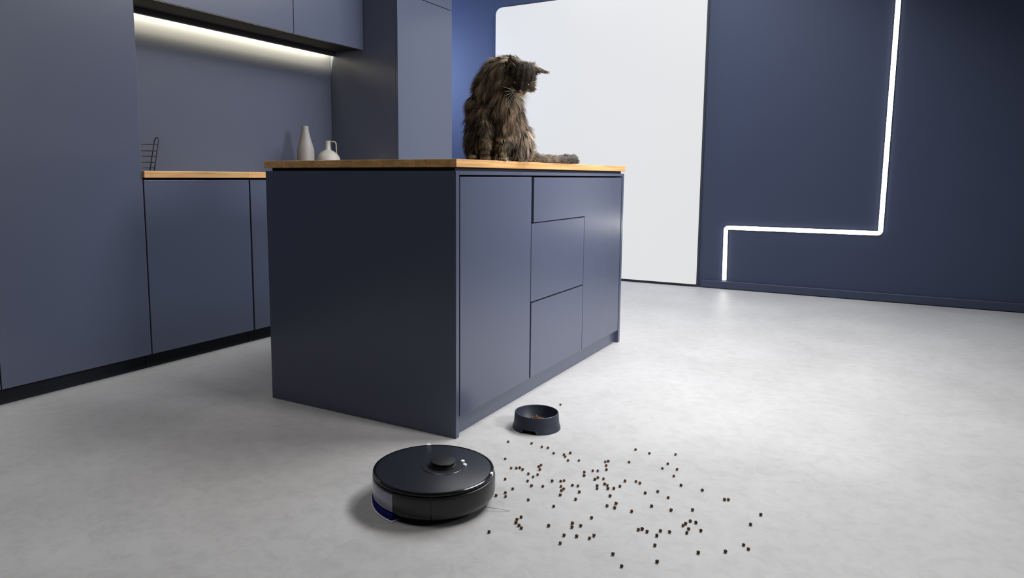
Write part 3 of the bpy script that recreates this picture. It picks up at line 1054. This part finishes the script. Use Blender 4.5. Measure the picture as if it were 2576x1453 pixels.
    cols = np.empty((N, 7, 3))
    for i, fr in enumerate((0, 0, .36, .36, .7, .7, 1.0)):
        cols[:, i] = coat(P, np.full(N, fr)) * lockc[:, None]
    return V.reshape(-1, 3), cols.reshape(-1, 3)


NS = 95000
V, cols = strands(NS)
base = (np.arange(NS) * 7)[:, None]
quads = np.concatenate([base + np.array([0, 1, 3, 2]), base + np.array([2, 3, 5, 4])], 0)
tris_ = base + np.array([4, 5, 6])
fm = bpy.data.meshes.new('fur')
fm.vertices.add(len(V))
fm.vertices.foreach_set('co', V.astype(np.float32).ravel())
nl = quads.size + tris_.size
fm.loops.add(nl)
fm.loops.foreach_set('vertex_index', np.concatenate([quads.ravel(), tris_.ravel()]).astype(np.int32))
npoly = len(quads) + len(tris_)
fm.polygons.add(npoly)
ls = np.concatenate([np.arange(len(quads)) * 4, quads.size + np.arange(len(tris_)) * 3]).astype(np.int32)
fm.polygons.foreach_set('loop_start', ls)
fm.update(calc_edges=True)
fm.validate()
vcol(fm, np.clip(cols, 0, 1))
link('fur', fm, M['fur'], cat, True, 'stuff')

# --- ears, eyes, nose, mouth, whiskers
M['ear_in'] = mat('ear_inside', (0.22, 0.145, 0.085), 0.8, 0.2)
M['eye'] = mat('cat_eye', (0.030, 0.022, 0.005), 0.08, 0.6)
M['pupil'] = mat('pupil', (0.002, 0.002, 0.002), 0.08, 0.6)
M['nose'] = mat('cat_nose', (0.15, 0.075, 0.065), 0.5, 0.4)
M['mouth'] = mat('mouth_line', (0.012, 0.007, 0.005), 0.6)
M['whisker'] = mat('whisker', (0.7, 0.68, 0.62), 0.4)


for eb, et, ew, hw in EARS:
    ax = (et - eb).normalized()
    ew = (ew - ax * ew.dot(ax)).normalized()
    en = ax.cross(ew)
    if en.dot(Vector((0, -1, -0.5))) < 0:
        en = -en
    bm = bmesh.new()
    g = []
    for j in range(8):
        v_ = j / 7
        row = []
        for i in range(9):
            u_ = i / 4 - 1
            p = eb + (et - eb) * (0.02 + 0.52 * v_) + ew * u_ * hw * 0.72 * (1 - v_) ** 0.8 + en * (0.0062 - 0.0012 * v_ - 0.0022 * (1 - u_ * u_) * (1 - v_))
            row.append(bm.verts.new(p))
        g.append(row)
    for j in range(7):
        for i in range(8):
            bm.faces.new((g[j][i], g[j][i + 1], g[j + 1][i + 1], g[j + 1][i]))
    bmesh.ops.remove_doubles(bm, verts=bm.verts, dist=1e-5)
    o = from_bm('inner_ear', bm, M['ear_in'], cat, True)
    o['label'] = 'tan inside of the ear'
    sd = o.modifiers.new('thick', 'SOLIDIFY')
    sd.thickness = 0.0012


def ball(name, c, r, m, parent, sc=(1, 1, 1)):
    bm = bmesh.new()
    add_blob(bm, Matrix.Translation(c) @ HR @ Matrix.Diagonal((r * sc[0], r * sc[1], r * sc[2], 1)), 20)
    return from_bm(name, bm, m, parent, True)


for sl in (-1, 1):
    e = ball('eye', HP(0.0195 * sl, 0.0400, 0.007), 0.0078, M['eye'], cat, (1.05, 0.9, 0.62))
    ball('pupil', HP(0.0195 * sl, 0.0432, 0.0065), 0.0046, M['pupil'], e, (0.75, 1, 0.9))
ball('nose', HP(0, 0.0655, -0.0045), 0.0048, M['nose'], cat, (1.15, 0.8, 0.8))
tube('mouth', [HP(-0.014, 0.0575, -0.0215), HP(-0.006, 0.0625, -0.0195), HP(0, 0.0640, -0.0130), HP(0.006, 0.0625, -0.0195), HP(0.014, 0.0575, -0.0215)], 0.0011, M['mouth'], cat)
for sl in (-1, 1):
    for k in range(6):
        a0 = HP(sl * (0.013 + 0.002 * (k % 2)), 0.058 - 0.002 * k, -0.010 - 0.0022 * k)
        a2 = HP(sl * (0.060 - 0.005 * k), 0.060 + 0.004 * k, 0.000 - 0.011 * k) + Vector((0, 0, -0.004 * k))
        mid = (a0 + a2) / 2 + hf * 0.008 + hu * 0.004
        tube('whisker', [a0 * (1 - q) ** 2 + mid * 2 * q * (1 - q) + a2 * q * q for q in (0, .2, .4, .6, .8, 1)], 0.00032, M['whisker'], cat, n=4)
